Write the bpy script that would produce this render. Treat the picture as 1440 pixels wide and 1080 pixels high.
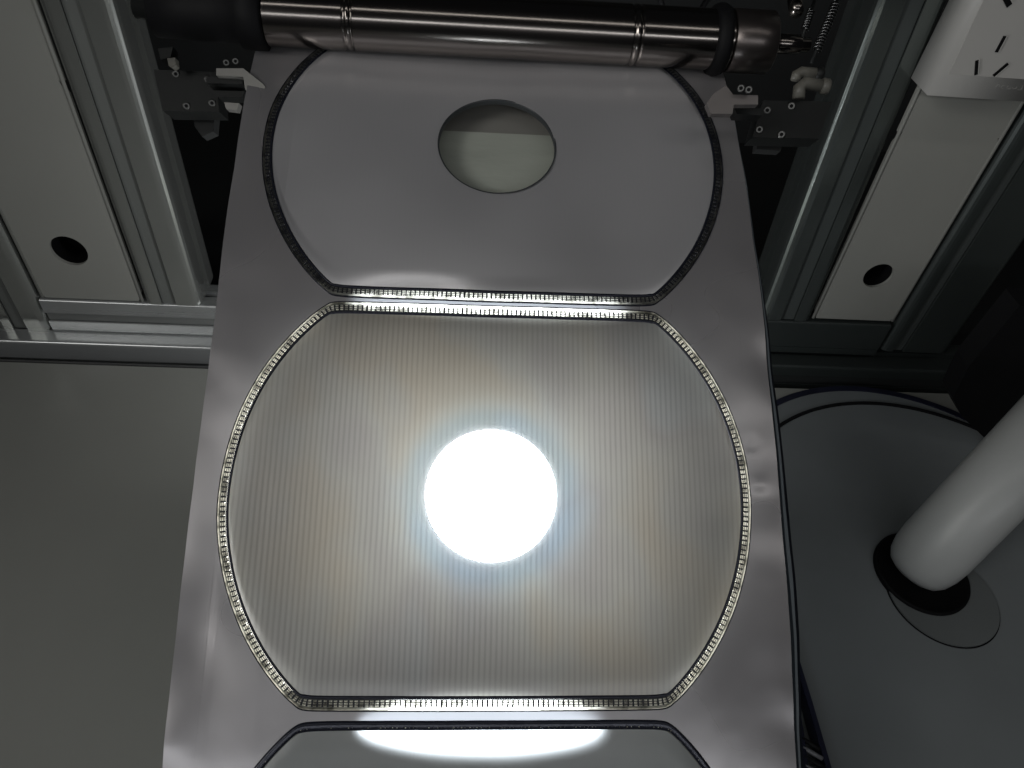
import bpy, bmesh, math, random
from mathutils import Vector, Matrix, noise
random.seed(7)
for o in list(bpy.data.objects): bpy.data.objects.remove(o)
SC = bpy.context.scene; COL = SC.collection
R = math.radians

# ------------------------------------------------------------------ camera
F = 1040.0; H = 0.60
Xc = Vector((1, -.033, -.075)).normalized()
Zc = Vector((.055, .696, .716)); Zc = (Zc - Zc.dot(Xc) * Xc).normalized()
Yc = Zc.cross(Xc)
M = Matrix((Xc, Yc, Zc))                       # world = M @ camera vector
CAM = Vector((0, 0, H))
cd = bpy.data.cameras.new('camera'); co = bpy.data.objects.new('camera', cd); COL.objects.link(co)
co.matrix_world = Matrix.Translation(CAM) @ M.to_4x4()
cd.sensor_width = 36; cd.lens = 36 * F / 1440; cd.clip_start = .01; cd.clip_end = 50
SC.camera = co
SC.render.resolution_x = 1024; SC.render.resolution_y = 768

def ray(px, py): return M @ Vector(((px - 720) / F, -(py - 540) / F, -1))
def at_depth(px, py, z): return CAM + ray(px, py) * z
def at_z(px, py, z):
    r = ray(px, py); return CAM + r * ((z - H) / r.z)
def at_y(px, py, y):
    r = ray(px, py); return CAM + r * (y / r.y)

# ------------------------------------------------------------------ world, exposure, room lamps, side fill
w = bpy.data.worlds.new('World'); SC.world = w; w.use_nodes = True
bg = w.node_tree.nodes['Background']; bg.inputs[0].default_value = (.80, .86, .95, 1); bg.inputs[1].default_value = .012
SC.view_settings.view_transform = 'Standard'; SC.view_settings.look = 'None'
SC.view_settings.exposure = 0; SC.view_settings.gamma = 1
def area(name, loc, target, size, power, color, size_y=None, shape=None):
    l = bpy.data.lights.new(name, 'AREA'); l.energy = power; l.color = color; l.size = size
    l.shape = shape or ('RECTANGLE' if size_y else 'SQUARE')
    if size_y: l.size_y = size_y
    o = bpy.data.objects.new(name, l); COL.objects.link(o); o.location = loc
    o.rotation_euler = (Vector(target) - Vector(loc)).to_track_quat('-Z', 'Y').to_euler(); return o
area('ceiling_tube', (.1, -.30, 1.75), (.1, .45, .1), 2.8, 2.4, (1, .985, .95), .10)
area('ceiling_tube', (.1, -1.55, 1.32), (.1, .45, .1), 2.8, 6.4, (.96, .98, 1), .14)
area('side_fill', (-1.1, -.6, 1.25), (.42, .45, .22), .6, .95, (1, .99, .96), .5).data.spread = R(62)  # added fill light for the left-facing sides on the right

# ------------------------------------------------------------------ helpers
def link(o, parent=None):
    COL.objects.link(o)
    if parent is not None: o.parent = parent
    return o
def mesh_obj(name, bm, mat, parent=None, smooth=False, recalc=True):
    if recalc: bmesh.ops.recalc_face_normals(bm, faces=bm.faces[:])
    me = bpy.data.meshes.new(name); bm.to_mesh(me); bm.free()
    if mat: me.materials.append(mat)
    if smooth:
        for p in me.polygons: p.use_smooth = True
    return link(bpy.data.objects.new(name, me), parent)
def tag(o, label, cat, group=None):
    o['label'] = label; o['category'] = cat
    if group: o['group'] = group
    return o
def thing(name, label, cat, group=None):
    return link(tag(bpy.data.objects.new(name, None), label, cat, group))
def setting(o): o['kind'] = 'structure'; return o
def stuff(o): o['kind'] = 'stuff'; return o
def bevel(bm, r, seg=2, angle=30):
    es = [e for e in bm.edges if len(e.link_faces) == 2 and e.calc_face_angle(0) > R(angle)]
    if es: bmesh.ops.bevel(bm, geom=es, offset=r, segments=seg, profile=.5, affect='EDGES', clamp_overlap=True)
    return bm
def box(bm, lo, hi, mat=None):
    vs = [Vector((x, y, z)) for x in (lo[0], hi[0]) for y in (lo[1], hi[1]) for z in (lo[2], hi[2])]
    if mat is not None: vs = [mat @ v for v in vs]
    v = [bm.verts.new(p) for p in vs]
    for f in ((0, 1, 3, 2), (4, 6, 7, 5), (0, 4, 5, 1), (2, 3, 7, 6), (0, 2, 6, 4), (1, 5, 7, 3)):
        bm.faces.new([v[i] for i in f])
    return bm
def prism(bm, pts, d):
    """closed polygon of world points pushed along vector d"""
    a = [bm.verts.new(p) for p in pts]; b = [bm.verts.new(Vector(p) + d) for p in pts]
    bm.faces.new(a); bm.faces.new(b[::-1]); n = len(a)
    for i in range(n): bm.faces.new((a[i], b[i], b[(i + 1) % n], a[(i + 1) % n]))
    return bm
def frame_of(a, b):
    z = (b - a).normalized(); x = z.orthogonal().normalized(); y = z.cross(x); return x, y, z
def lathe(bm, a, b, prof, n=40, caps=True):
    """revolved profile [(t along a-b in metres, radius)]"""
    x, y, z = frame_of(a, b); rings = []
    for t, r in prof:
        rings.append([bm.verts.new(a + z * t + (x * math.cos(k * 2 * math.pi / n) + y * math.sin(k * 2 * math.pi / n)) * r) for k in range(n)])
    for r0, r1 in zip(rings, rings[1:]):
        for k in range(n): bm.faces.new((r0[k], r0[(k + 1) % n], r1[(k + 1) % n], r1[k]))
    if caps: bm.faces.new(rings[0][::-1]); bm.faces.new(rings[-1])
    return bm
def tube(bm, pts, r, n=10):
    pts = [Vector(p) for p in pts]; rings = []
    ref = None
    for i, p in enumerate(pts):
        t = (pts[min(i + 1, len(pts) - 1)] - pts[max(i - 1, 0)]).normalized()
        if ref is None: ref = t.orthogonal().normalized()
        ref = (ref - ref.dot(t) * t).normalized(); s = t.cross(ref)
        rings.append([bm.verts.new(p + (ref * math.cos(k * 2 * math.pi / n) + s * math.sin(k * 2 * math.pi / n)) * r) for k in range(n)])
    for r0, r1 in zip(rings, rings[1:]):
        for k in range(n): bm.faces.new((r0[k], r0[(k + 1) % n], r1[(k + 1) % n], r1[k]))
    bm.faces.new(rings[0][::-1]); bm.faces.new(rings[-1]); return bm

# ------------------------------------------------------------------ materials
class Mat:
    def __init__(s, name, col, rough=.5, metal=0., spec=.5):
        s.m = bpy.data.materials.new(name); s.m.use_nodes = True; s.nt = s.m.node_tree; s.b = s.nt.nodes['Principled BSDF']
        s.b.inputs['Base Color'].default_value = (*col, 1); s.b.inputs['Roughness'].default_value = rough
        s.b.inputs['Metallic'].default_value = metal; s.b.inputs['Specular IOR Level'].default_value = spec
        s.col = col; s.rough = rough; s.co = None
    def n(s, t, **k):
        x = s.nt.nodes.new(t)
        for a, v in k.items(): setattr(x, a, v)
        return x
    def l(s, a, b): s.nt.links.new(a, b)
    def coord(s):
        if not s.co: s.co = s.n('ShaderNodeTexCoord').outputs['Object']
        return s.co
    def noise(s, scale, detail=4, stretch=None, dist=0.):
        t = s.n('ShaderNodeTexNoise'); t.inputs['Scale'].default_value = scale; t.inputs['Detail'].default_value = detail
        t.inputs['Distortion'].default_value = dist
        if stretch:
            mp = s.n('ShaderNodeMapping'); mp.inputs['Scale'].default_value = stretch; s.l(s.coord(), mp.inputs[0]); s.l(mp.outputs[0], t.inputs['Vector'])
        else: s.l(s.coord(), t.inputs['Vector'])
        return t.outputs['Fac']
    def ramp(s, fac, stops):
        r = s.n('ShaderNodeValToRGB'); s.l(fac, r.inputs[0]); e = r.color_ramp.elements
        while len(e) < len(stops): e.new(.5)
        for x, (p, c) in zip(e, stops): x.position = p; x.color = (*c, 1) if len(c) == 3 else c
        return r.outputs[0]
    def vary(s, scale=6, amt=.15, stretch=None, detail=5, tint=(1, 1, 1)):
        c = s.col; lo = tuple(v * (1 - amt) for v in c); hi = tuple(min(1, v * (1 + amt) * t) for v, t in zip(c, tint))
        s.l(s.ramp(s.noise(scale, detail, stretch), [(.3, lo), (.7, hi)]), s.b.inputs['Base Color']); return s
    def rvary(s, scale, amt, stretch=None):
        s.l(s.ramp(s.noise(scale, 6, stretch), [(.3, (s.rough - amt,) * 3), (.7, (s.rough + amt,) * 3)]), s.b.inputs['Roughness']); return s
    def bump(s, scale, dist, stretch=None, detail=3, strength=1., prev=None):
        b = s.n('ShaderNodeBump'); b.inputs['Distance'].default_value = dist; b.inputs['Strength'].default_value = strength
        s.l(s.noise(scale, detail, stretch), b.inputs['Height'])
        if s.b.inputs['Normal'].links: s.l(s.b.inputs['Normal'].links[0].from_socket, b.inputs['Normal'])
        s.l(b.outputs[0], s.b.inputs['Normal']); return s

alu = Mat('anodised_aluminium', (.38, .39, .37), .18, .8).vary(3, .10, (1, 1, .15)).rvary(60, .06, (1, 1, .03)).bump(900, .00004, (1, 1, .01)).m
alu_x = Mat('anodised_aluminium_rail', (.42, .43, .43), .26, .65).vary(3, .10, (.15, 1, 1)).rvary(60, .06, (.03, 1, 1)).bump(900, .00004, (.01, 1, 1)).m
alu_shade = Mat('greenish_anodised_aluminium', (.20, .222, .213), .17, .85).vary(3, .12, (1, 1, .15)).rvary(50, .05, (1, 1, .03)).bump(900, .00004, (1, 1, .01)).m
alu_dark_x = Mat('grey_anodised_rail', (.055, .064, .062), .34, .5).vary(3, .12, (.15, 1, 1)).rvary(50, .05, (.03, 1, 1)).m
slot_m = Mat('slot_insert_plastic', (.11, .115, .108), .6).vary(4, .12, (1, 1, .1)).m
slot_d = Mat('dark_slot_insert', (.05, .057, .055), .55).vary(4, .12, (1, 1, .1)).m
panel_m = Mat('painted_panel', (.255, .255, .234), .48).vary(5, .05).bump(700, .00005).m
bench_m = Mat('painted_steel_bench', (.27, .272, .25), .40).vary(2.2, .16).rvary(14, .10).bump(30, .0003).bump(600, .00004).m
plate_m = Mat('blue_grey_plate', (.185, .20, .205), .36).vary(3, .16).rvary(18, .07).bump(20, .0003).m
black_m = Mat('matt_black', (.004, .004, .0045), .7, 0, .15).vary(8, .3).m
rubber_m = Mat('black_rubber', (.005, .005, .006), .65, 0, .25).vary(20, .3).bump(300, .0001).m
navy_m = Mat('dark_navy_rubber', (.010, .011, .026), .38).vary(20, .3).m
inner_m = Mat('dark_interior', (.012, .013, .013), .7).vary(5, .3).m
block_m = Mat('black_anodised_block', (.013, .014, .0138), .5, .2, .3).vary(12, .15).bump(500, .00005).m
steel_m = Mat('polished_steel', (.19, .172, .16), .18, 1).vary(3, .1, (.2, 1, 1)).rvary(40, .06, (.05, 1, 1)).bump(500, .00003, (1, .05, .05)).m
screw_m = Mat('zinc_screw', (.12, .12, .115), .4, 1).m
cream_m = Mat('cream_plastic', (.13, .125, .108), .45).vary(30, .1).m
pipe_m = Mat('white_plastic_pipe', (.40, .41, .405), .38).vary(6, .06).rvary(30, .06).bump(250, .00008).m
sock_m = Mat('white_plastic_socket', (.43, .42, .40), .38).vary(8, .04).bump(900, .00003).m
guide_m = Mat('pale_nickel_plate', (.26, .255, .24), .4, .3).vary(20, .12).m

def film(name, col, metal, rough, trans, tcol, ribs=0., ripple=.0006, grain=0., tr_noise=.2):
    """metallised web film: reflective face over a layer that lets lamp light through"""
    k = Mat(name, col, rough, metal)
    k.l(k.ramp(k.noise(9, 2), [(.1, tuple(c * .90 for c in col)), (.9, tuple(c * 1.1 for c in col))]), k.b.inputs['Base Color'])
    k.l(k.ramp(k.noise(9, 1.5), [(.15, (rough - .06,) * 3), (.85, (rough + .08,) * 3)]), k.b.inputs['Roughness'])
    k.bump(13, ripple * 2.2, detail=2); k.bump(34, ripple * .5, (1, .7, 1), detail=2)
    if grain: k.bump(330, grain, (1, .35, .35), 5)
    nt = k.nt; out = nt.nodes['Material Output']
    if trans > 0:
        tb = k.n('ShaderNodeBsdfTranslucent'); mx = k.n('ShaderNodeMixShader')
        cr = k.ramp(k.noise(7, 2), [(.1, tuple(c * (1 - tr_noise) for c in tcol)), (.9, tcol)])
        if ribs:                                # faint colour drift of the coated film
            hue = k.ramp(k.noise(15, 2, (1, .55, 1)), [(.36, (1, .93, .80)), (.47, (.95, .96, .93)), (.56, (.84, .83, .84)), (.66, (.86, .93, 1))])
            mh = k.n('ShaderNodeMix', data_type='RGBA', blend_type='MULTIPLY'); mh.inputs[0].default_value = 1
            k.l(cr, mh.inputs[6]); k.l(hue, mh.inputs[7]); cr = mh.outputs[2]
        if ribs:
            sx = k.n('ShaderNodeSeparateXYZ'); k.l(k.coord(), sx.inputs[0])
            wob = k.n('ShaderNodeMath', operation='MULTIPLY_ADD'); k.l(k.noise(14, 2), wob.inputs[0]); wob.inputs[1].default_value = .0016; k.l(sx.outputs[0], wob.inputs[2])
            a = k.n('ShaderNodeMath', operation='MULTIPLY'); k.l(wob.outputs[0], a.inputs[0]); a.inputs[1].default_value = 2 * math.pi / .00305
            s1 = k.n('ShaderNodeMath', operation='SINE'); k.l(a.outputs[0], s1.inputs[0])
            s2 = k.n('ShaderNodeMath', operation='MULTIPLY_ADD'); k.l(s1.outputs[0], s2.inputs[0]); k.l(k.ramp(k.noise(9, 2), [(.3, (.18,) * 3), (.7, (.62,) * 3)]), s2.inputs[1]); s2.inputs[2].default_value = .45
            sr = k.ramp(s2.outputs[0], [(0, (1 - ribs,) * 3), (.55, (1, 1, 1))])
            mul = k.n('ShaderNodeMix', data_type='RGBA', blend_type='MULTIPLY'); mul.inputs[0].default_value = 1
            k.l(cr, mul.inputs[6]); k.l(sr, mul.inputs[7]); cr = mul.outputs[2]
        k.l(cr, tb.inputs[0]); mx.inputs[0].default_value = trans
        k.l(k.b.outputs[0], mx.inputs[1]); k.l(tb.outputs[0], mx.inputs[2]); k.l(mx.outputs[0], out.inputs[0])
    return k.m
web_m = film('silver_grey_film', (.41, .395, .405), .60, .28, .06, (.75, .78, .85))
panel_film = film('ribbed_translucent_film', (.27, .268, .265), .45, .32, .20, (.95, .935, .875), ribs=.28, tr_noise=.36)
dull_film = film('ribbed_film', (.76, .75, .77), .66, .31, .030, (.95, .92, .84), ribs=.22)
pale_film = film('pale_pebbled_film', (.30, .31, .31), .2, .35, .5, (.93, .97, 1), grain=.0002)
edge_m = Mat('dark_seal_lip', (.022, .024, .036), .22, .4).bump(800, .0001).m
lip_m = Mat('bright_seal_lip', (.75, .78, .82), .22, .9).bump(600, .0001).m
def seal(name, tr=.88):
    k = Mat(name, (.022, .023, .030), .22, .4)
    tb = k.n('ShaderNodeBsdfTranslucent'); k.l(k.ramp(k.noise(150, 3), [(.36, (.30, .29, .25)), (.52, (.9, .88, .78)), (.64, (1, .985, .90))]), tb.inputs[0])
    mx = k.n('ShaderNodeMixShader'); mx.inputs[0].default_value = tr
    k.l(k.b.outputs[0], mx.inputs[1]); k.l(tb.outputs[0], mx.inputs[2]); k.l(mx.outputs[0], k.nt.nodes['Material Output'].inputs[0]); return k.m
tooth_m = seal('clear_seal_teeth'); bead_m = seal('clear_seal_bead'); tooth_dim = seal('dim_seal_teeth', .30); web2_m = Mat('smoky_seal_film', (.02, .021, .026), .28, .3).m  # tooth_dim: the upper seal's missing backlight, put into a less translucent copy
lay_m = [Mat('blue_grey_liner', (.07, .085, .10), .3, .5).m, Mat('pale_liner', (.50, .56, .60), .25, .5).m, Mat('dark_liner', (.03, .034, .045), .3, .5).m]

# ------------------------------------------------------------------ the web surface, in metres: a across, b along
PC = (-2.5647, 2.5308, -1.1879, .856, .0907)
def pz(y): return (((PC[0] * y + PC[1]) * y + PC[2]) * y + PC[3]) * y + PC[4]
YS, ZS, BS = [], [], []
Y0 = .03; b_ = 0; N = 800
for i in range(N):
    y = Y0 + (.56 - Y0) * i / (N - 1); z = pz(y)
    if i: b_ += math.hypot(y - YS[-1], z - ZS[-1])
    YS.append(y); ZS.append(z); BS.append(b_)
import bisect
ROLL_R = .0198; B_T = .576                      # roller radius, where the web meets it
def base(b):
    if b < 0:
        y, z = YS[0], ZS[0]; t = Vector((0, YS[1] - YS[0], ZS[1] - ZS[0])).normalized()
    else:
        i = min(max(bisect.bisect(BS, b) - 1, 0), N - 2); t = Vector((0, YS[i + 1] - YS[i], ZS[i + 1] - ZS[i]))
        f = (b - BS[i]) / (BS[i + 1] - BS[i]) if b <= BS[-1] else 0
        y = YS[i] + t.y * f; z = ZS[i] + t.z * f; t.normalize()
        if b <= BS[-1]: return Vector((0, y, z)), t
        y, z = YS[-1], ZS[-1]
    d = b if b < 0 else b - BS[-1]
    return Vector((0, y, z)) + t * d, t
P_T, T_T = base(B_T); N_T = Vector((0, -T_T.z, T_T.y)); ROLL_C = P_T + N_T * (ROLL_R + .0006)
def S(a, b, h=0.):
    if b > B_T:                                 # the web wraps up round the back of the roller
        th = (b - B_T) / (ROLL_R + .0006); p = ROLL_C - N_T * math.cos(th) * (ROLL_R + .0006) + T_T * math.sin(th) * (ROLL_R + .0006)
        n = (ROLL_C - p).normalized()
    else:
        p, t = base(b); n = Vector((0, -t.z, t.y))
    rip = .0014 * noise.noise(Vector((a * 9, b * 7, 3))) + .0005 * noise.noise(Vector((a * 30, b * 16, 8)))
    ex = abs(a - A0); ex = max(0, ex - .120) / .05; rip += min(1, ex) * (.0030 * noise.noise(Vector((a * 16, b * 15, 21))) + .0009 * noise.noise(Vector((a * 40, b * 38, 31))))
    for da, db in ((.1742, .2895), (.1772, .2675)):   # small dents of handling
        rip -= .0005 * math.exp(-((a - da) ** 2 + (b - db) ** 2) / (2 * .0032 ** 2))
    rip *= min(1, max(0, (B_T - b) / .06))
    return Vector((a, p.y, p.z + (a - .022) * .012)) + n * (h + rip)
A0 = .0215; AL, AR = -.1425, .1875
RC, HB = .1475, .1105; CENT = (.0285, .2585, .4885); HOLE = .0382
def wl(b): return AL + .0022 * max(0, (.13 - b)) / .13 - .003 * max(0, b - .35) / .2
def wr(b): return AR + .0022 * math.exp(-((b - .2) / .09) ** 2) - .003 * max(0, b - .35) / .2

def top_off(a, inset=0):
    """half height of the panel outline at distance a from its axis"""
    r = RC - inset; hb = HB - inset; a = abs(a)
    if a >= r: return 0
    v = min(hb, math.sqrt(r * r - a * a)); s = .0032
    q = math.sqrt(r * r - a * a)
    return min(v, (hb + q) / 2 - math.sqrt(((hb - q) / 2) ** 2 + s * s * .25))
def strip_mesh(cols, ranges, nb, height=None):
    """column-wise mesh: ranges(a) gives [(b0, b1), ...] with a constant number of pieces"""
    bm = bmesh.new(); prev = None
    for a in cols:
        rs = ranges(a); cur = []
        for (b0, b1), n in zip(rs, nb):
            cur.append([bm.verts.new(S(a, b0 + (b1 - b0) * j / n, height(a, b0 + (b1 - b0) * j / n) if height else 0)) for j in range(n + 1)])
        if prev:
            for p, c in zip(prev, cur):
                for j in range(len(p) - 1):
                    if (p[j].co - p[j + 1].co).length < 1e-6 and (c[j].co - c[j + 1].co).length < 1e-6: continue
                    bm.faces.new((p[j], c[j], c[j + 1], p[j + 1]))
        prev = cur
    bmesh.ops.remove_doubles(bm, verts=bm.verts[:], dist=1e-6)
    return bm

web = thing('film_web', 'long silver grey film web with sealed round panels running up to the steel roller', 'film web')
B0, B1 = -.12, .606
# outer sheet round the panels
WC = .80                                        # the seal narrows on the curved sides
def cut_off(x):
    r = RC + .0030 * WC; x = abs(x)
    if x >= r: return 0
    q = math.sqrt(r * r - x * x); hb = HB + .0030; s = .0032
    return (hb + q) / 2 - math.sqrt(((hb - q) / 2) ** 2 + s * s * .25) if q > .004 else min(q, (hb + q) / 2 - math.sqrt(((hb - q) / 2) ** 2 + s * s * .25))
def sheet_ranges(a):
    x = a - A0; h0 = top_off(x, -.0012); h = cut_off(x)
    return [(B0, CENT[0] - h0), (CENT[0] + h0, CENT[1] - h), (CENT[1] + h, CENT[2] - h), (CENT[2] + h, max(B1, CENT[2] + h))]
cols = sorted(set([AL + (AR - AL) * i / 240 for i in range(241)] + [A0 + s * (RC + .0030 * WC - .00002 * k * k) for s in (-1, 1) for k in range(0, 26)] + [A0 + s * (RC + .0012 - .0001 * k * k) for s in (-1, 1) for k in range(0, 8)]))
def stretch(a, b):                              # small edge wander of the cut sheet
    return a
sheet = mesh_obj('outer_sheet', strip_mesh(cols, sheet_ranges, (90, 110, 110, 40)), web_m, web, True)
for v in sheet.data.vertices:                   # let the two cut edges follow their real line
    x = v.co.x
    b = max(0, (v.co.y - Y0) / .87)
    if x > A0 + RC + .004: v.co.x += (wr(b) - AR) * (x - A0 - RC - .004) / (AR - A0 - RC - .004)
    elif x < A0 - RC - .004: v.co.x += (wl(b) - AL) * (A0 - RC - .004 - x) / (A0 - RC - .004 - AL)

IN = .0031
def outline(c, inset=0, n=900):
    """closed rounded outline in (a, b), evenly spaced"""
    pts = []
    r = RC - inset; K = 700
    for i in range(K + 1):
        x = -r * math.cos(math.pi * i / K); pts.append((A0 + x, c + top_off(x, inset)))
    for i in range(K - 1, 0, -1):
        x = -r * math.cos(math.pi * i / K); pts.append((A0 + x, c - top_off(x, inset)))
    L = [0]
    for i in range(len(pts)): p, q = pts[i], pts[(i + 1) % len(pts)]; L.append(L[-1] + math.dist(p, q))
    out = []; j = 0
    for k in range(n):
        d = L[-1] * k / n
        while L[j + 1] < d: j += 1
        p, q = pts[j], pts[(j + 1) % len(pts)]; f = (d - L[j]) / max(1e-9, L[j + 1] - L[j])
        out.append((p[0] + (q[0] - p[0]) * f, p[1] + (q[1] - p[1]) * f))
    return out, L[-1]
def wid(tx): v = min(1, max(0, (abs(tx) - .80) / .18)); return WC + (1 - WC) * v * v * (3 - 2 * v)
def sweep(c, prof, n=900, wob=0):
    """prof: [(inward offset, height)] swept along the outline"""
    o, L = outline(c, 0, n); bm = bmesh.new(); rings = []
    for k in range(n):
        p, q = o[k - 1], o[(k + 1) % n]; t = Vector((q[0] - p[0], q[1] - p[1])).normalized(); nn = Vector((t.y, -t.x)) * wid(t.x)
        rings.append([bm.verts.new(S(o[k][0] + nn.x * d, o[k][1] + nn.y * d, h)) for d, h in prof])
    for k in range(n):
        r0, r1 = rings[k], rings[(k + 1) % n]
        for j in range(len(prof) - 1): bm.faces.new((r0[j], r1[j], r1[j + 1], r0[j + 1]))
    return bm
def teeth(c, pitch, d0, d1, h, gap=.26, rows=3):
    o, L = outline(c, 0, 3600); cnt = int(L / pitch); bm = bmesh.new()
    for k in range(cnt):
        f0 = k / cnt; f1 = (k + 1 - gap) / cnt
        for r in range(rows):
            e0 = d0 + (d1 - d0) * r / rows; e1 = d0 + (d1 - d0) * (r + .80) / rows
            vs = []
            jit = random.uniform(-.12, .12) / cnt; hh = h * random.uniform(.6, 1.2)
            for f, e in ((f0, e0), (f1, e0), (f1, e1), (f0, e1)):
                i = int(((f + jit) % 1) * 3600) % 3600; p, q = o[i - 3], o[(i + 3) % 3600]
                t = Vector((q[0] - p[0], q[1] - p[1])).normalized(); nn = Vector((t.y, -t.x)) * wid(t.x)
                vs.append((o[i][0] + nn.x * e, o[i][1] + nn.y * e))
            m = (sum(v[0] for v in vs) / 4, sum(v[1] for v in vs) / 4)
            lo = [bm.verts.new(S(v[0], v[1], h * .15)) for v in vs]
            hi = bm.verts.new(S(m[0], m[1], hh))
            for i in range(4): bm.faces.new((lo[i], lo[(i + 1) % 4], hi))
    return bm
def grid(c, pitch, d0, d1, h, gap=.26, rows=3):
    """dark lattice that fills the joints between the teeth"""
    bm = bmesh.new()
    for r in range(rows):
        a = d0 + (d1 - d0) * (r + .74) / rows; b = d0 + (d1 - d0) * (r + 1.06) / rows
        o, L = outline(c, 0, 900); prev = first = None
        for k in range(901):
            i = k % 900; p, q = o[i - 1], o[(i + 1) % 900]; t = Vector((q[0] - p[0], q[1] - p[1])).normalized(); nn = Vector((t.y, -t.x)) * wid(t.x)
            cur = [bm.verts.new(S(o[i][0] + nn.x * e, o[i][1] + nn.y * e, h)) for e in (a, b)]
            if prev: bm.faces.new((prev[0], cur[0], cur[1], prev[1]))
            prev = cur
    o, L = outline(c, 0, 3600); cnt = int(L / pitch)
    for k in range(cnt):
        vs = []
        for f, e in (((k + 1 - gap * 1.15) / cnt, d0), ((k + 1.03) / cnt, d0), ((k + 1.03) / cnt, d1), ((k + 1 - gap * 1.15) / cnt, d1)):
            i = int((f % 1) * 3600) % 3600; p, q = o[i - 3], o[(i + 3) % 3600]
            t = Vector((q[0] - p[0], q[1] - p[1])).normalized(); nn = Vector((t.y, -t.x)) * wid(t.x)
            vs.append(bm.verts.new(S(o[i][0] + nn.x * e, o[i][1] + nn.y * e, h + .00005)))
        bm.faces.new(vs)
    return bm
# --- the panels
pgroup = None
for ci, c in enumerate(CENT):
    r_in = RC - IN
    HO = .0370 if ci == 1 else HOLE
    n_c = 560
    cc = [A0 - r_in + 2 * r_in * i / n_c for i in range(n_c + 1)]
    cc = sorted(set(cc + [A0 + s * (r_in - .00005 * k * k) for s in (-1, 1) for k in range(0, 10)] + [A0 - HO, A0 + HO] + [A0 + s * (HO - .00004 * k * k) for s in (-1, 1) for k in range(1, 10)]))
    def rng(a, c=c):
        x = a - A0; t = top_off(x, IN); hl = math.sqrt(max(0, HO ** 2 - x * x))
        return [(c - t, c - min(hl, t)), (c + min(hl, t), c + t)]
    def hgt(a, b, c=c, ci=ci):
        x = a - A0; e = min(1, max(0, (top_off(x, IN) - abs(b - c)) / .010)) * min(1, max(0, (r_in - abs(x)) / .012))
        puff = .0007 * e * (2 - e) + (.0012 if ci < 2 else .0050) * e * noise.noise(Vector((a * 12, b * 8, 5 + ci)))
        if ci == 0: return puff * 1.4
        return puff + (.00002 if ci == 1 else 0) * e * math.sin(2 * math.pi * a / .00305)
    nm = ('pebbled_panel', 'ribbed_panel', 'ribbed_panel')[ci]
    p = mesh_obj(nm, strip_mesh(cc, rng, (34, 34), hgt), (pale_film, panel_film, dull_film)[ci], web, True)
    lb = ('pale pebbled panel cut by the bottom of the picture', 'ribbed panel lit from below through its glowing round hole', 'dark ribbed panel below the roller')[ci]
    p['label'] = lb
    # the heat seal round it
    if ci == 0:
        mesh_obj('seal_rim', sweep(c, [(-.0014, .0000), (-.0010, .0009), (-.0002, .0011), (.0006, .0012), (.0012, .0010), (.0026, .0012), (.0034, .0004)]), edge_m, p, True)
        stuff(mesh_obj('seal_teeth', teeth(c, .0021, .0012, .0030, .0014, rows=1), tooth_m, p))
    else:
        mesh_obj('seal_rim', sweep(c, [(-.0036, .0000), (-.0034, .0008), (-.0031, .0011), (-.0029, .0009), (-.0028, .0002)]), edge_m, p, True)
        mesh_obj('inner_lip', sweep(c, [(.0026, .0002), (.0028, .0008), (.0034, .0010), (.0044, .0003)]), edge_m, p, True)
        mesh_obj('clear_bead', sweep(c, [(-.0028, .0002), (-.0026, .0008), (-.0021, .0011), (-.0016, .0008), (-.0014, .0002)]), bead_m if ci == 1 else tooth_dim, p, True)
        stuff(mesh_obj('seal_teeth', teeth(c, .0027, -.0012, .0025, .0008), tooth_m if ci == 1 else tooth_dim, p))
        stuff(mesh_obj('seal_lattice', grid(c, .0027, -.0012, .0025, .0003), web2_m, p))
    # thin backing strip between teeth
    # hole collar
    bm = bmesh.new(); n = 120; rings = []
    for hh, rr in ((.0019, HOLE + .0008), (.0020, HOLE + .0002), (.0016, HOLE - .0002), (-.0018, HOLE - .0003)):
        rings.append([bm.verts.new(S(A0 + rr * math.cos(2 * math.pi * k / n), c + rr * math.sin(2 * math.pi * k / n), hh)) for k in range(n)])
    for r0, r1 in zip(rings, rings[1:]):
        for k in range(n): bm.faces.new((r0[k], r0[(k + 1) % n], r1[(k + 1) % n], r1[k]))
    if ci == 2: mesh_obj('hole_collar', bm, Mat('clear_collar', (.06, .065, .07), .3, .2).m, p, True)
# --- stacked liner layers showing along the right cut edge
for k, (off, ext) in enumerate(((-.0016, .0017), (-.0030, .0034), (-.0044, .0050))):
    bm = bmesh.new(); prev = None
    for j in range(121):
        b = B0 + (.57 - B0) * j / 120; x = wr(b) + ext * (.5 + .95 * math.exp(-((b - .22) / .16) ** 2)) + .0004 * noise.noise(Vector((b * 20, k * 5, 0)))
        cur = [bm.verts.new(S(x - .012, b, off)), bm.verts.new(S(x, b, off)), bm.verts.new(S(x, b, off - .0009))]
        if prev:
            for q in range(2): bm.faces.new((prev[q], prev[q + 1], cur[q + 1], cur[q]))
        prev = cur
    mesh_obj('liner_layer', bm, lay_m[k], web, True)

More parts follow.
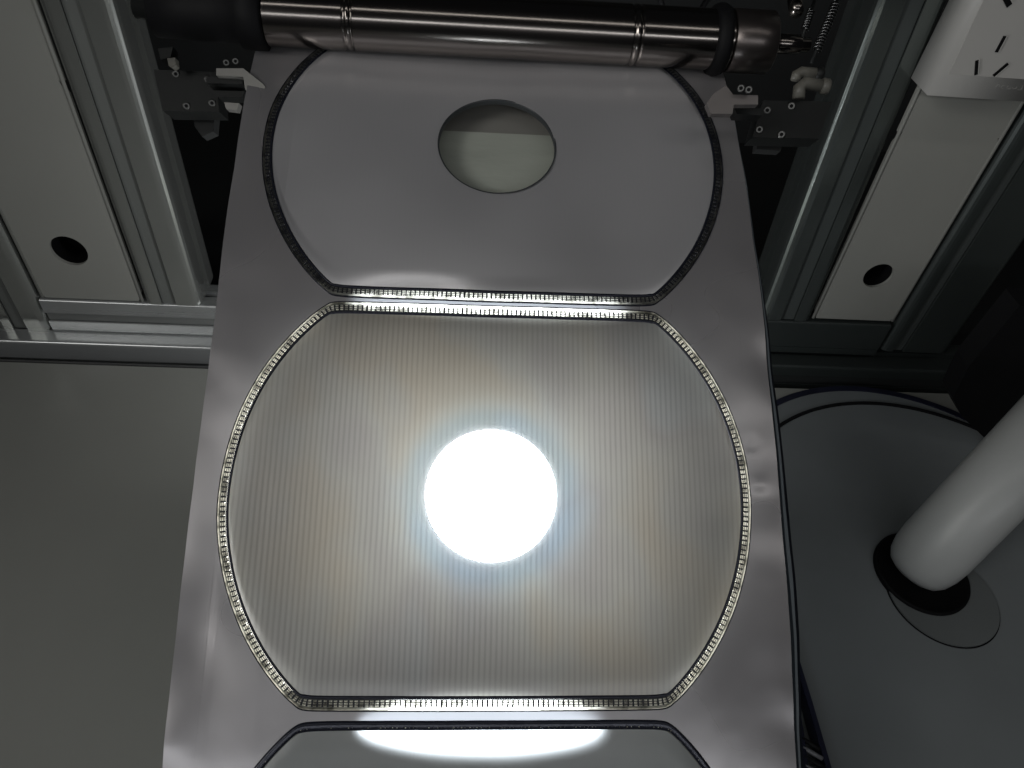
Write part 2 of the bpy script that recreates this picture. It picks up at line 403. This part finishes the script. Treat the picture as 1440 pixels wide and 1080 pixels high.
# ------------------------------------------------------------------ lamp under the panel hole and unseen lights added below the web
lamp = thing('round_lamp', 'brightly lit round lamp shining up through the hole of the lower ribbed panel', 'lamp')
def emis(name, col, s):
    m = bpy.data.materials.new(name); m.use_nodes = True; nt = m.node_tree; nt.nodes.remove(nt.nodes['Principled BSDF'])
    e = nt.nodes.new('ShaderNodeEmission'); e.inputs[0].default_value = (*col, 1); e.inputs[1].default_value = s
    nt.links.new(e.outputs[0], nt.nodes['Material Output'].inputs[0]); return m
pc, tc = base(CENT[1]); nc = Vector((0, -tc.z, tc.y)); cc0 = Vector((A0, pc.y, pc.z))
top = cc0 + nc * .0019
mesh_obj('diffuser', lathe(bmesh.new(), top, top + nc * .0075, [(0, .0368)] + [(.0075 * math.sin(R(a)), .0368 * math.cos(R(a))) for a in (8, 18, 30, 42, 54, 66, 76, 84, 88)], 96), emis('lamp_diffuser', (.86, .94, 1), 30), lamp, False)
mesh_obj('housing', lathe(bmesh.new(), top - nc * .030, top, [(0, .028), (.004, .036), (.0290, .0366), (.0299, .0360)], 64), block_m, lamp, True)
mesh_obj('halo_ring', lathe(bmesh.new(), top - nc * .011, top, [(0, .0380), (0, .049), (.001, .049), (.0015, .0380)], 96, False), emis('halo_glow', (.60, .80, 1), 5), lamp, False)  # glowing ring added under the film to make the halo round the hole
# unseen area light added below the panel for its broad glow
area('panel_backlight', cc0 - nc * .060, cc0, .19, .175, (1, .98, .95), .15).data.spread = R(120)
for b_s, lw, ln, pw, dst in ((.1385, .128, .024, .13, .006), (.3735, .165, .012, .065, .006)):  # unseen lights added for the glow along the two straight seams
    pb, tb2 = base(b_s); nb2 = Vector((0, -tb2.z, tb2.y)); cb = Vector((A0 - .003, pb.y, pb.z))
    l = area('seam_glow_light', cb - nb2 * dst, cb, lw, pw, (.90, .96, 1), ln, 'ELLIPSE'); l.data.spread = R(110)
# hidden glowing tube added just below the seal to light its curved sides
o_, _ = outline(CENT[1], .0004, 220)
seal_glow = emis('seal_glow_tube', (1, .99, .92), 5.0)
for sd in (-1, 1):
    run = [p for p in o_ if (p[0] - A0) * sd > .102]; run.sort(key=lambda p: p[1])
    mesh_obj('seal_glow_tube', tube(bmesh.new(), [S(a, b, -.0055) for a, b in run], .0011, 8), seal_glow, lamp, True)
# unseen upright light added below the web for the streaks on the posts
l = area('post_streak_light', (.02, .40, .14), (.02, 1.0, .17),   .035, 1.0, (.96, .98, 1), .22)

# tray seen through the upper hole
tray = thing('pale_tray', 'pale green grey tray seen through the hole of the upper panel', 'tray')
tb_, tt_ = base(CENT[2]); nn_ = Vector((0, -tt_.z, tt_.y))
ctr = Vector((A0 + .002, tb_.y, tb_.z)) - nn_ * .016
mt = Matrix.Translation(ctr) @ Matrix((Vector((1, 0, .012)), tt_, nn_)).transposed().to_4x4()
tray_m = Mat('pale_green_tray', (.36, .38, .335), .5).vary(40, .08, (.3, 1, 1)).bump(160, .0004, (.3, 1, 1)).m
mesh_obj('tray_floor', bevel(box(bmesh.new(), (-.150, -.105, -.004), (.152, .0245, .0), mt), .001), tray_m, tray)
mesh_obj('back_step', box(bmesh.new(), (-.150, .0245, -.012), (.152, .07, -.004), mt), Mat('brown_grey_step', (.20, .195, .18), .5).m, tray)

# ------------------------------------------------------------------ setting: bench, dark cabinet interior
bm = bmesh.new(); box(bm, (-1.3, -.8, -.03), (1.5, .592, 0)); setting(mesh_obj('bench_top', bm, bench_m))
bm = bmesh.new(); box(bm, (-1.3, .592, -.06), (1.5, 1.25, -.03)); setting(mesh_obj('cabinet_floor', bm, inner_m))
bm = bmesh.new(); box(bm, (-1.3, 1.25, -.06), (1.5, 1.28, 1.3)); setting(mesh_obj('cabinet_back_wall', bm, inner_m))

# right hand cover plate: stadium shaped, raised 2 mm, with a dark gasket round it
cx, cy, r0 = .4772, .3666, .1990
ox, oy, ro = .4662, .3978, .1950
def stadium(r, y_end=-.6, n=72, c=None):
    cx, cy = c or (.4772, .3666)
    return [(cx + r * math.cos(math.pi * k / n), cy + r * math.sin(math.pi * k / n)) for k in range(n + 1)] + [(cx - r, y_end), (cx + r, y_end)]
cover = thing('round_ended_cover', 'blue grey round ended cover plate on the right of the bench with a dark gasket', 'cover plate')
bm = bmesh.new(); prism(bm, [Vector((x, y, .0005)) for x, y in stadium(r0)], Vector((0, 0, .0036))); mesh_obj('plate', bm, plate_m, cover)
def band(r1, r2, z0, z1, c=(.4772, .3666)):
    cx, cy = c
    bm = bmesh.new(); n = 96; rings = []
    a = stadium(r1, c=c)[:73]; b = stadium(r2, c=c)[:73]
    a = [(cx + r1, -.6)] + a + [(cx - r1, -.6)]; b = [(cx + r2, -.6)] + b + [(cx - r2, -.6)]
    prev = None
    for p, q in zip(a, b):
        cur = [bm.verts.new((p[0], p[1], z0)), bm.verts.new((p[0], p[1], z1)), bm.verts.new((q[0], q[1], z1)), bm.verts.new((q[0], q[1], z0))]
        if prev:
            for k in range(4): bm.faces.new((prev[k], prev[(k + 1) % 4], cur[(k + 1) % 4], cur[k]))
        prev = cur
    return bm
mesh_obj('gasket', band(r0 + .0003, r0 + .0034, .0005, .0062), rubber_m, cover)
bm = bmesh.new(); prism(bm, [Vector((x, y, .0004)) for x, y in stadium(ro, c=(ox, oy))], Vector((0, 0, .0012))); mesh_obj('under_plate', bm, plate_m, cover)
mesh_obj('outer_gasket', band(ro - .0035, ro + .0035, .0004, .0030, (ox, oy)), navy_m, cover)

# ------------------------------------------------------------------ aluminium extrusions
def section(wd, dp, s0, s1, sd=.008, cr=.0095, n=5, back=True):
    """outline of a slotted extrusion: x across 0..wd, y depth 0 (front) .. dp; slots on front and on both sides"""
    pts = []
    def corner(cx_, cy_, a0):
        for k in range(n + 1):
            a = R(a0 + 90 * k / n); pts.append((cx_ + cr * math.cos(a), cy_ + cr * math.sin(a)))
    corner(cr, cr, 180)
    for p in ((s0, 0), (s0, .0018), (s0 - .0012, .0018), (s0 - .0012, sd), (s1 + .0012, sd), (s1 + .0012, .0018), (s1, .0018), (s1, 0)): pts.append(p)
    corner(wd - cr, cr, 270)
    m0, m1 = dp * .40, dp * .60
    for p in ((wd, m0), (wd - .0018, m0), (wd - sd, m0), (wd - sd, m1), (wd - .0018, m1), (wd, m1)): pts.append(p)
    corner(wd - cr, dp - cr, 0); corner(cr, dp - cr, 90)
    for p in ((0, m1), (.0018, m1), (sd, m1), (sd, m0), (.0018, m0), (0, m0)): pts.append(p)
    return pts
def extrude(sec, org, xd, yd, org2=None):
    """section placed at org with axes xd, yd and run to org2"""
    bm = bmesh.new(); a = [bm.verts.new(org + xd * x + yd * y) for x, y in sec]; b = [bm.verts.new(org2 + xd * x + yd * y) for x, y in sec]
    n = len(a)
    for i in range(n): bm.faces.new((a[i], a[(i + 1) % n], b[(i + 1) % n], b[i]))
    bm.faces.new(a[::-1]); bm.faces.new(b); return bm
X, Y, Z = Vector((1, 0, 0)), Vector((0, 1, 0)), Vector((0, 0, 1))
YF = .63; ZT = .95
def post(label, xb, xt, zb, wd, s0, s1, mat, smat, group='slotted aluminium posts of the machine frame', yf=YF, dp=.06, slope=None):
    """xb / xt: left edge at z 0.05 and at z 0.40"""
    t = thing('aluminium_post', label, 'post', group)
    f = lambda z: Vector((xb + (xt - xb) * (z - .05) / .35, yf, z))
    o = mesh_obj('extrusion', extrude(section(wd, dp, s0, s1), f(zb), X, Y, f(ZT)), mat, t)
    bm = bmesh.new(); prism(bm, [f(zb) + X * s0 + Y * .0032, f(zb) + X * s1 + Y * .0032, f(ZT) + X * s1 + Y * .0032, f(ZT) + X * s0 + Y * .0032], Y * .003)
    mesh_obj('slot_cover', bm, smat, t); return t
post('aluminium post between the left panel and the dark machine interior, with a grey slot cover', -.3395, -.3395, .058, .0600, .0185, .0340, alu, slot_m)
post('leftmost aluminium post, left of the left panel with a black hole', -.5105, -.5105, .0135, .0600, .0190, .0340, alu, slot_m)
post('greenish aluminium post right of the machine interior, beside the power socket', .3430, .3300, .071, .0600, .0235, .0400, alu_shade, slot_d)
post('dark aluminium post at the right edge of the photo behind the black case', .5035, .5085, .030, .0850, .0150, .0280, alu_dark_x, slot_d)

def cover_panel(label, bl, br, tl, tr, zb, zt, hole, mat, yf):
    """upright sheet with a round hole; corners given in x at the bottom and the top"""
    t = thing('frame_panel', label, 'panel', 'painted panels between the posts')
    bm = bmesh.new(); n = 64; hx, hz, hr = hole
    # outline walked so that each hole vertex has an edge partner
    fx = lambda u, v: (bl + (tl - bl) * v) * (1 - u) + (br + (tr - br) * v) * u
    pts_o, pts_h = [], []
    for k in range(n):
        a = 2 * math.pi * (k + .5) / n; c_, s_ = math.cos(a), math.sin(a); m = max(abs(c_), abs(s_)); u, v = .5 + .5 * c_ / m, .5 + .5 * s_ / m
        z = zb + (.30 - zb) * v; pts_o.append((fx(u, (z - zb) / (zt - zb)), z)); pts_h.append((hx + hr * c_, hz + hr * s_))
    th = .0035
    for y in (yf, yf + th):
        o = [bm.verts.new((x, y, z)) for x, z in pts_o]; h = [bm.verts.new((x, y, z)) for x, z in pts_h]
        for k in range(n): bm.faces.new((o[k], o[(k + 1) % n], h[(k + 1) % n], h[k]))
        if y == yf: h0 = h; o0 = o
        else:
            for k in range(n): bm.faces.new((h0[k], h0[(k + 1) % n], h[(k + 1) % n], h[k]))
    mesh_obj('folded_edge', tube(bmesh.new(), [Vector((fx(0, 0) + .0016, yf + .0005, zb)), Vector((fx(0, 1) + .0016, yf + .0005, zt))], .0017, 10), mat, t, True)
    mesh_obj('folded_edge', tube(bmesh.new(), [Vector((fx(1, 0) - .0016, yf + .0005, zb)), Vector((fx(1, 1) - .0016, yf + .0005, zt))], .0017, 10), mat, t, True)
    v3 = (.30 - zb) / (zt - zb)
    prism(bm, [Vector((fx(0, v3), yf, .30)), Vector((fx(1, v3), yf, .30)), Vector((fx(1, 1), yf, zt)), Vector((fx(0, 1), yf, zt))], Y * th)
    mesh_obj('sheet', bm, mat, t, recalc=True)
    bm = bmesh.new(); lathe(bm, Vector((hx, yf + th, hz)), Vector((hx, yf + .03, hz)), [(0, hr + .001), (.03, hr + .001)], 48, False)
    lathe(bm, Vector((hx, yf + .03, hz)), Vector((hx, yf + .031, hz)), [(0, hr + .001), (.001, hr + .001)], 48)
    mesh_obj('hole_sleeve', bm, black_m, t)
hl = at_y(97, 353, YF + .004); hr_ = at_y(1235, 388, YF + .004)
cover_panel('olive grey painted panel with a black round hole, on the left of the photo', -.4480, -.3412, -.4480, -.3412, .0585, ZT, (hl.x, hl.z, .0178), panel_m, YF + .004)
cover_panel('olive grey painted panel with a black round hole, under the power socket', .4035, .5010, .3900, .5070, .0735, ZT, (hr_.x, hr_.z, .0158), panel_m, YF + .004)

def rail(label, x0, x1, z0, z1, h, s0, s1, mat, smat, yf, dp=.04):
    """horizontal extrusion; z0 / z1 = height of its lower edge at x0 / x1"""
    t = thing('aluminium_rail', label, 'rail', 'slotted aluminium rails across the machine frame')
    a, b = Vector((x0, yf, z0)), Vector((x1, yf, z1)); sec = section(h, dp, s0, s1, .006, .0030)
    mesh_obj('extrusion', extrude(sec, a, Z, Y, b), mat, t)
    bm = bmesh.new(); prism(bm, [a + Z * s0 + Y * .003, a + Z * s1 + Y * .003, b + Z * s1 + Y * .003, b + Z * s0 + Y * .003], Y * .002)
    mesh_obj('slot_cover', bm, smat, t); return t
slot_x = Mat('grey_slot_strip', (.17, .175, .17), .45, .3).vary(4, .1, (.1, 1, 1)).m
slot_k = Mat('black_slot_strip', (.025, .027, .027), .5).m
rail('upper aluminium rail under the left panel', -.4495, .0, .0130, .0140, .0445, .0150, .0270, alu_x, slot_x, YF)
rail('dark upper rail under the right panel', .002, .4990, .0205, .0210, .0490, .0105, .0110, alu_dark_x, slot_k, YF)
rail('lower aluminium rail along the back of the bench, left of the film web', -.70, .0, -.0305, -.0300, .0440, .0130, .0190, alu_x, slot_k, YF - .019, .05)
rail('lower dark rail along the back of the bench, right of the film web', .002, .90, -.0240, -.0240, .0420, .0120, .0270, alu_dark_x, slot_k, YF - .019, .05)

# ------------------------------------------------------------------ power socket
sk = thing('power_socket', 'white plastic power socket strip with pin slots fixed on the right panel', 'power socket')
YB = YF; YS_ = YF - .034
lb, rb = at_y(1277, 104, YB), None
lf = at_y(1304, 134, YS_)
zb = lf.z; xl0 = lf.x; xl1 = at_y(1373, 0, YS_).x; zt1 = at_y(1373, 0, YS_).z
lean = (xl1 - xl0) / (zt1 - zb)
zb2 = zb; Tz = .62; xs = lambda z, x: x + lean * (z - zb)
bm = bmesh.new(); Wd = .092
prism(bm, [Vector((xs(z, x), YS_, z)) for x, z in ((xl0, zb2), (xl0 + Wd, zb2), (xl0 + Wd, Tz), (xl0, Tz))], Y * (YB - YS_))
bevel(bm, .004, 4); body = mesh_obj('body', bm, sock_m, sk, True)
fp = [at_y(*p, YS_ - .0003) for p in ((1383, 0), (1334, 104))]
bm = bmesh.new(); z0 = fp[1].z; x0 = fp[1].x; dl = (fp[0].x - x0) / (fp[0].z - z0)
prism(bm, [Vector((x0 + dl * (z - z0) + dx, YS_ - .0006, z)) for dx, z in ((0, z0), (.074, z0), (.074, Tz - .01), (0, Tz - .01))], Y * .0030)
bevel(bm, .0006, 1); mesh_obj('face_plate', bm, sock_m, sk)
def slot_at(px, py, ang, ln, wd=.0024):
    p = at_y(px, py, YS_ - .0008); mt = Matrix.Translation(p) @ Matrix.Rotation(R(ang), 4, 'Y')
    bm = bmesh.new(); box(bm, (-wd / 2, -.0006, -ln / 2), (wd / 2, .001, ln / 2), mt); s = mesh_obj('pin_slot', bm, black_m, sk)
    bm = bmesh.new(); box(bm, (wd / 2, -.0009, -ln / 2), (wd / 2 + .0008, .0006, ln / 2), mt); mesh_obj('slot_edge', bm, sock_m, s)
slot_at(1407, 62, 0, .0125); slot_at(1373, 95, -26, .0125); slot_at(1407, 98, 32, .0125); slot_at(1416, 1, -50, .010, .004)
bm = bmesh.new()
for k in range(5):                              # faint raised script, too worn to read
    p = at_y(1403 + 8 * k, 122 + k * .3, YS_ - .0001); tube(bm, [p + Vector((.0018 * math.cos(a), 0, (.0022 if k in (0, 4) else .0014) * math.sin(a))) for a in [i * .8 + k for i in range(6)]], .00012, 5)
mesh_obj('raised_script', bm, sock_m, sk)

# ------------------------------------------------------------------ steel roller with its belts and shaft
rl = thing('steel_roller', 'polished steel roller across the top of the photo that the film web runs under', 'roller')
tilt = .012
def rp(x): return Vector((x, ROLL_C.y, ROLL_C.z + (x - .022) * tilt))
xL, xR = -.1356, .182
ax0, ax1 = rp(xL), rp(xR); Lr = (ax1 - ax0).length
g = [.0555, .2505]
prof = [(0, ROLL_R - .001), (.001, ROLL_R), (.0011, ROLL_R), (.002, ROLL_R)]
for q in g:
    for dx, dr in ((-.0045, 0), (-.0036, 0), (-.0035, 0), (-.003, -.0009), (-.0015, -.0009), (-.001, 0), (.0015, 0), (.002, -.0012), (.0032, -.0012), (.0036, 0), (.0037, 0), (.0047, 0)): prof.append((q + dx, ROLL_R + dr))
prof += [(Lr - .002, ROLL_R), (Lr - .0011, ROLL_R), (Lr - .001, ROLL_R), (Lr, ROLL_R - .001)]
mesh_obj('barrel', lathe(bmesh.new(), ax0, ax1, prof, 96), steel_m, rl, True)
a = rp(xR); mesh_obj('end_sleeve', lathe(bmesh.new(), a, rp(.212), [(0, ROLL_R + .0002), (.0005, ROLL_R + .001), (.0290, ROLL_R + .001), (.0300, ROLL_R)], 64), Mat('burnished_sleeve', (.12, .105, .10), .3, .9).m, rl, True)
mesh_obj('shaft', lathe(bmesh.new(), rp(.2115), rp(.240), [(0, .0065), (.022, .0065), (.023, .005), (.029, .005)], 32), steel_m, rl, True)
mesh_obj('shaft', lathe(bmesh.new(), rp(-.222), rp(xL), [(0, .007), (.086, .007)], 32), block_m, rl, True)
mesh_obj('black_bearing', lathe(bmesh.new(), rp(-.209), rp(-.135), [(0, .018), (.03, .019), (.056, .0195), (.0575, .0228), (.0725, .0228), (.0735, .020)], 48), rubber_m, rl, True)
mesh_obj('belt_collar', lathe(bmesh.new(), rp(.1690), rp(.180), [(0, ROLL_R + .0002), (.001, ROLL_R + .0026), (.004, ROLL_R + .0038), (.007, ROLL_R + .0038), (.010, ROLL_R + .0026), (.011, ROLL_R + .0002)], 64), rubber_m, rl, True)
# a second, dark idler behind it
t = thing('idler_roller', 'dark idler roller behind the steel roller at the very top', 'roller')
q0 = Vector((-.24, ROLL_C.y + .05, ROLL_C.z + .035)); q1 = Vector((.30, ROLL_C.y + .05, ROLL_C.z + .045))
mesh_obj('barrel', lathe(bmesh.new(), q0, q1, [(0, .010), (.001, .011), (.539, .011), (.54, .010)], 40), block_m, t, True)
mesh_obj('shaft', lathe(bmesh.new(), q0 - X * .03, q1 + X * .03, [(0, .004), (.6, .004)], 16), steel_m, t, True)

# ------------------------------------------------------------------ guides, blocks and fittings beside the web
def plate_px(name, pix, depth, thick, mat, parent, bev=.0006):
    pts = [at_depth(x, y, depth) for x, y in pix]; n = (pts[1] - pts[0]).cross(pts[2] - pts[0]).normalized()
    if n.dot(pts[0] - CAM) < 0: n = -n
    return mesh_obj(name, bevel(prism(bmesh.new(), pts, n * thick), bev, 2), mat, parent)
def screw_px(px, py, depth, r, parent, mat=None, hole=True):
    p = at_depth(px, py, depth); n = (CAM - p).normalized()
    s = mesh_obj('screw', lathe(bmesh.new(), p - n * .003, p, [(0, r), (.0026, r), (.003, r * .8)], 20), mat or screw_m, parent, False)
    if hole: mesh_obj('hex_socket', lathe(bmesh.new(), p - n * .0005, p + n * .0002, [(0, r * .5), (.0007, r * .5)], 6), black_m, s)
gl = thing('edge_guide', 'pale chamfered guide finger over the left edge of the film web', 'guide', 'guide fingers at the web edges')
plate_px('finger', [(304, 96), (342, 96), (371, 119), (373, 123), (370, 126), (345, 126), (342, 108), (304, 106)], .492, .005, guide_m, gl)
plate_px('arm', [(290, 108), (341, 109), (341, 118), (290, 117)], .497, .012, block_m, gl)
plate_px('arm', [(300, 127), (344, 128), (340, 137), (306, 136)], .505, .010, block_m, gl)
plate_px('stop', [(315, 144), (336, 145), (333, 155), (318, 153)], .500, .006, guide_m, gl)
screw_px(318, 88, .490, .0022, gl); screw_px(331, 86, .490, .0022, gl)
gr = thing('edge_guide', 'grey angular guide finger over the right edge of the film web', 'guide', 'guide fingers at the web edges')
plate_px('finger', [(994, 145), (1003, 132), (1021, 120), (1031, 133), (1066, 134), (1066, 147), (1032, 147), (1030, 160), (1000, 160)], .462, .006, Mat('grey_nickel_plate', (.17, .155, .15), .36, .4).m, gr)
screw_px(1042, 124, .455, .0024, gr); screw_px(1053, 126, .455, .0024, gr)
plate_px('arm', [(1032, 150), (1075, 152), (1072, 162), (1036, 160)], .475, .012, block_m, gr)
bl = thing('sensor_block', 'black drilled block left of the film web near the roller', 'block', 'drilled blocks beside the web')
plate_px('block', [(216, 98), (303, 101), (308, 157), (229, 156)], .535, .018, block_m, bl)
for p in ((292, 112), (298, 145), (262, 149), (247, 104)): screw_px(p[0], p[1], .5335, .0026, bl)
plate_px('lower_bracket', [(270, 158), (302, 160), (300, 185), (284, 192), (274, 178)], .56, .010, inner_m, bl)
brr = thing('sensor_block', 'black drilled block with four screws right of the film web', 'block', 'drilled blocks beside the web')
plate_px('block', [(1073, 141), (1170, 143), (1152, 195), (1058, 193)], .505, .018, block_m, brr)
for p in ((1079, 155), (1068, 182), (1113, 149), (1099, 189)): screw_px(p[0], p[1], .5035, .0026, brr)
plate_px('lower_bracket', [(1066, 197), (1102, 198), (1098, 212), (1064, 210)], .53, .010, inner_m, brr)
# air fittings
def fitting(label, pts, r, depth, nut):
    t = thing('air_fitting', label, 'air fitting', 'cream air fittings')
    P = [at_depth(x, y, depth) for x, y in pts]
    mesh_obj('elbow', tube(bmesh.new(), P, r, 16), cream_m, t, True)
    q = P[-1]; d = (P[-1] - P[-2]).normalized()
    mesh_obj('push_collar', lathe(bmesh.new(), q - d * .002, q + d * .004, [(0, r * .8), (.001, r * 1.25), (.005, r * 1.25), (.006, r)], 20), nut, t, True)
fitting('upper cream air fitting right of the roller end', [(1119, 112), (1120, 105), (1127, 101), (1150, 103)], .0036, .53, block_m)
fitting('lower cream elbow air fitting above the right drilled block', [(1123, 138), (1124, 124), (1131, 117), (1158, 121)], .0042, .50, cream_m)
t = thing('small_connector', 'small cream connector above the left drilled block', 'connector')
plate_px('plug', [(235, 82), (246, 81), (247, 91), (242, 95), (237, 92)], .52, .006, cream_m, t); plate_px('clip', [(222, 68), (243, 66), (240, 80), (226, 84)], .54, .01, block_m, t)
# springs and a rod at the top right
def spring(label, p0, p1, r, turns, depth, wr=.0007):
    a, b = at_depth(*p0, depth), at_depth(*p1, depth); x, y, z = frame_of(a, b); L = (b - a).length; K = turns * 14
    t = thing('coil_spring', label, 'spring', 'springs at the roller end')
    mesh_obj('coil', tube(bmesh.new(), [a + z * (L * i / K) + (x * math.cos(2 * math.pi * i / 14) + y * math.sin(2 * math.pi * i / 14)) * r for i in range(K + 1)], wr, 5), Mat('spring_steel', (.16, .16, .16), .25, 1).m, t, True)
    mesh_obj('guide_rod', lathe(bmesh.new(), a - z * .01, b + z * .01, [(0, r * .5), (L + .02, r * .5)], 12), block_m, t, True)
spring('long coil spring at the right end of the steel roller', (1176, 4), (1148, 72), .0032, 16, .57)
spring('short coil spring above the roller shaft', (1141, 14), (1132, 42), .0026, 8, .57)
t = thing('steel_pin', 'short bright steel pin at the top edge above the roller end', 'pin')
a, b = at_depth(1112, -30, .60), at_depth(1120, 16, .56); mesh_obj('pin', lathe(bmesh.new(), a, b, [(0, .0052), ((b - a).length, .0052)], 24), steel_m, t, True)
t = thing('cable', 'thin black cable hanging behind the steel roller', 'cable'); mesh_obj('sheath', tube(bmesh.new(), [at_depth(x, y, .66) for x, y in ((1010, -60), (1000, -10), (985, 15), (935, 18), (925, -10), (930, -60))], .003, 10), rubber_m, t, True)

# ------------------------------------------------------------------ white pipe in its socket on the cover plate
tp = thing('white_pipe', 'thick white plastic pipe slanting out of a black socket at the right edge', 'pipe')
p0 = at_z(1284, 804, .008); p1 = at_depth(1530, 549, .62)
d = (p1 - p0).normalized(); L = (p1 - p0).length
r_p = .0328
mesh_obj('tube', lathe(bmesh.new(), p0 - d * .004, p1, [(0, r_p * .5), (.004, r_p * .72), (.011, r_p * .87), (.022, r_p * .96), (.036, r_p), (L, r_p)], 72), pipe_m, tp, True)
def disc_z(c, rx, ry, z0, z1, bm, n=72, rot=0):
    pts = []
    for k in range(n):
        a = 2 * math.pi * k / n; x, y = rx * math.cos(a), ry * math.sin(a); pts.append(Vector((c.x + x * math.cos(rot) - y * math.sin(rot), c.y + x * math.sin(rot) + y * math.cos(rot), z0)))
    return prism(bm, pts, Vector((0, 0, z1 - z0)))
fl = thing('pipe_socket', 'black round socket and grey flange that hold the white pipe', 'socket')
c1 = at_z(1298, 803, .010); k1 = (at_z(1359, 803, .010) - at_z(1236, 803, .010)).length / 2
mesh_obj('black_cup', lathe(bmesh.new(), Vector((c1.x, c1.y, .0040)), Vector((c1.x, c1.y, .02)), [(0, k1), (.004, k1), (.0052, k1 - .001), (.0052, k1 - .0025), (.0030, k1 - .0040), (.0029, .002)], 72), black_m, fl, True)
c2 = at_z(1325, 836, .006); k2 = (at_z(1397, 836, .006) - at_z(1253, 836, .006)).length / 2
mesh_obj('flange', bevel(disc_z(c2, k2, k2, .0041, .0062, bmesh.new()), .0008), Mat('grey_flange', (.13, .14, .14), .4).vary(10, .1).m, fl)
mesh_obj('flange_gap', bevel(disc_z(c2, k2 * 1.025, k2 * 1.025, .0038, .0046, bmesh.new()), .0002), black_m, fl)
# black case at the right
cs = thing('black_case', 'black angular case standing at the right edge behind the white pipe', 'case')
pts = [at_y(x, y, .50) for x, y in ((1340, 560), (1362, 516), (1434, 430), (1560, 420), (1560, 640), (1410, 640), (1352, 585))]
mesh_obj('body', bevel(prism(bmesh.new(), pts, Y * .025), .003), black_m, cs)
mesh_obj('lid_seam', tube(bmesh.new(), [at_y(x, y, .499) for x, y in ((1440, 520), (1560, 520))], .001, 6), rubber_m, cs)
# navy drag chain beside the web at the bottom
ch = thing('drag_chain', 'dark navy ladder-like cable chain beside the web at the bottom of the photo', 'cable chain')
zc = .008
rails_ = [[(1108, 880), (1117, 915), (1140, 990), (1163, 1070), (1185, 1150)], [(1108, 900), (1116, 960), (1128, 1040), (1136, 1100), (1142, 1150)]]
for rr in rails_:
    P = [at_z(x, y, .020) for x, y in rr]; bm = bmesh.new(); prev = None
    for p in P:
        cur = [bm.verts.new(p + Vector((dx, 0, dz))) for dx, dz in ((-.0021, 0), (.0021, 0), (.0021, -.014), (-.0021, -.014))]
        if prev:
            for k in range(4): bm.faces.new((prev[k], prev[(k + 1) % 4], cur[(k + 1) % 4], cur[k]))
        prev = cur
    mesh_obj('side_strap', bm, navy_m, ch)
for k in range(9):
    y = 1040 + k * 13; a = at_z(1127 + (y - 1040) * .13, y - 2, .0185); b = at_z(1153 + (y - 1040) * .28, y + 14, .0185)
    mesh_obj('rung', tube(bmesh.new(), [a, b], .0018, 8), rubber_m if k % 2 == 0 else Mat('grey_rung', (.16, .16, .17), .35).m, ch, True)
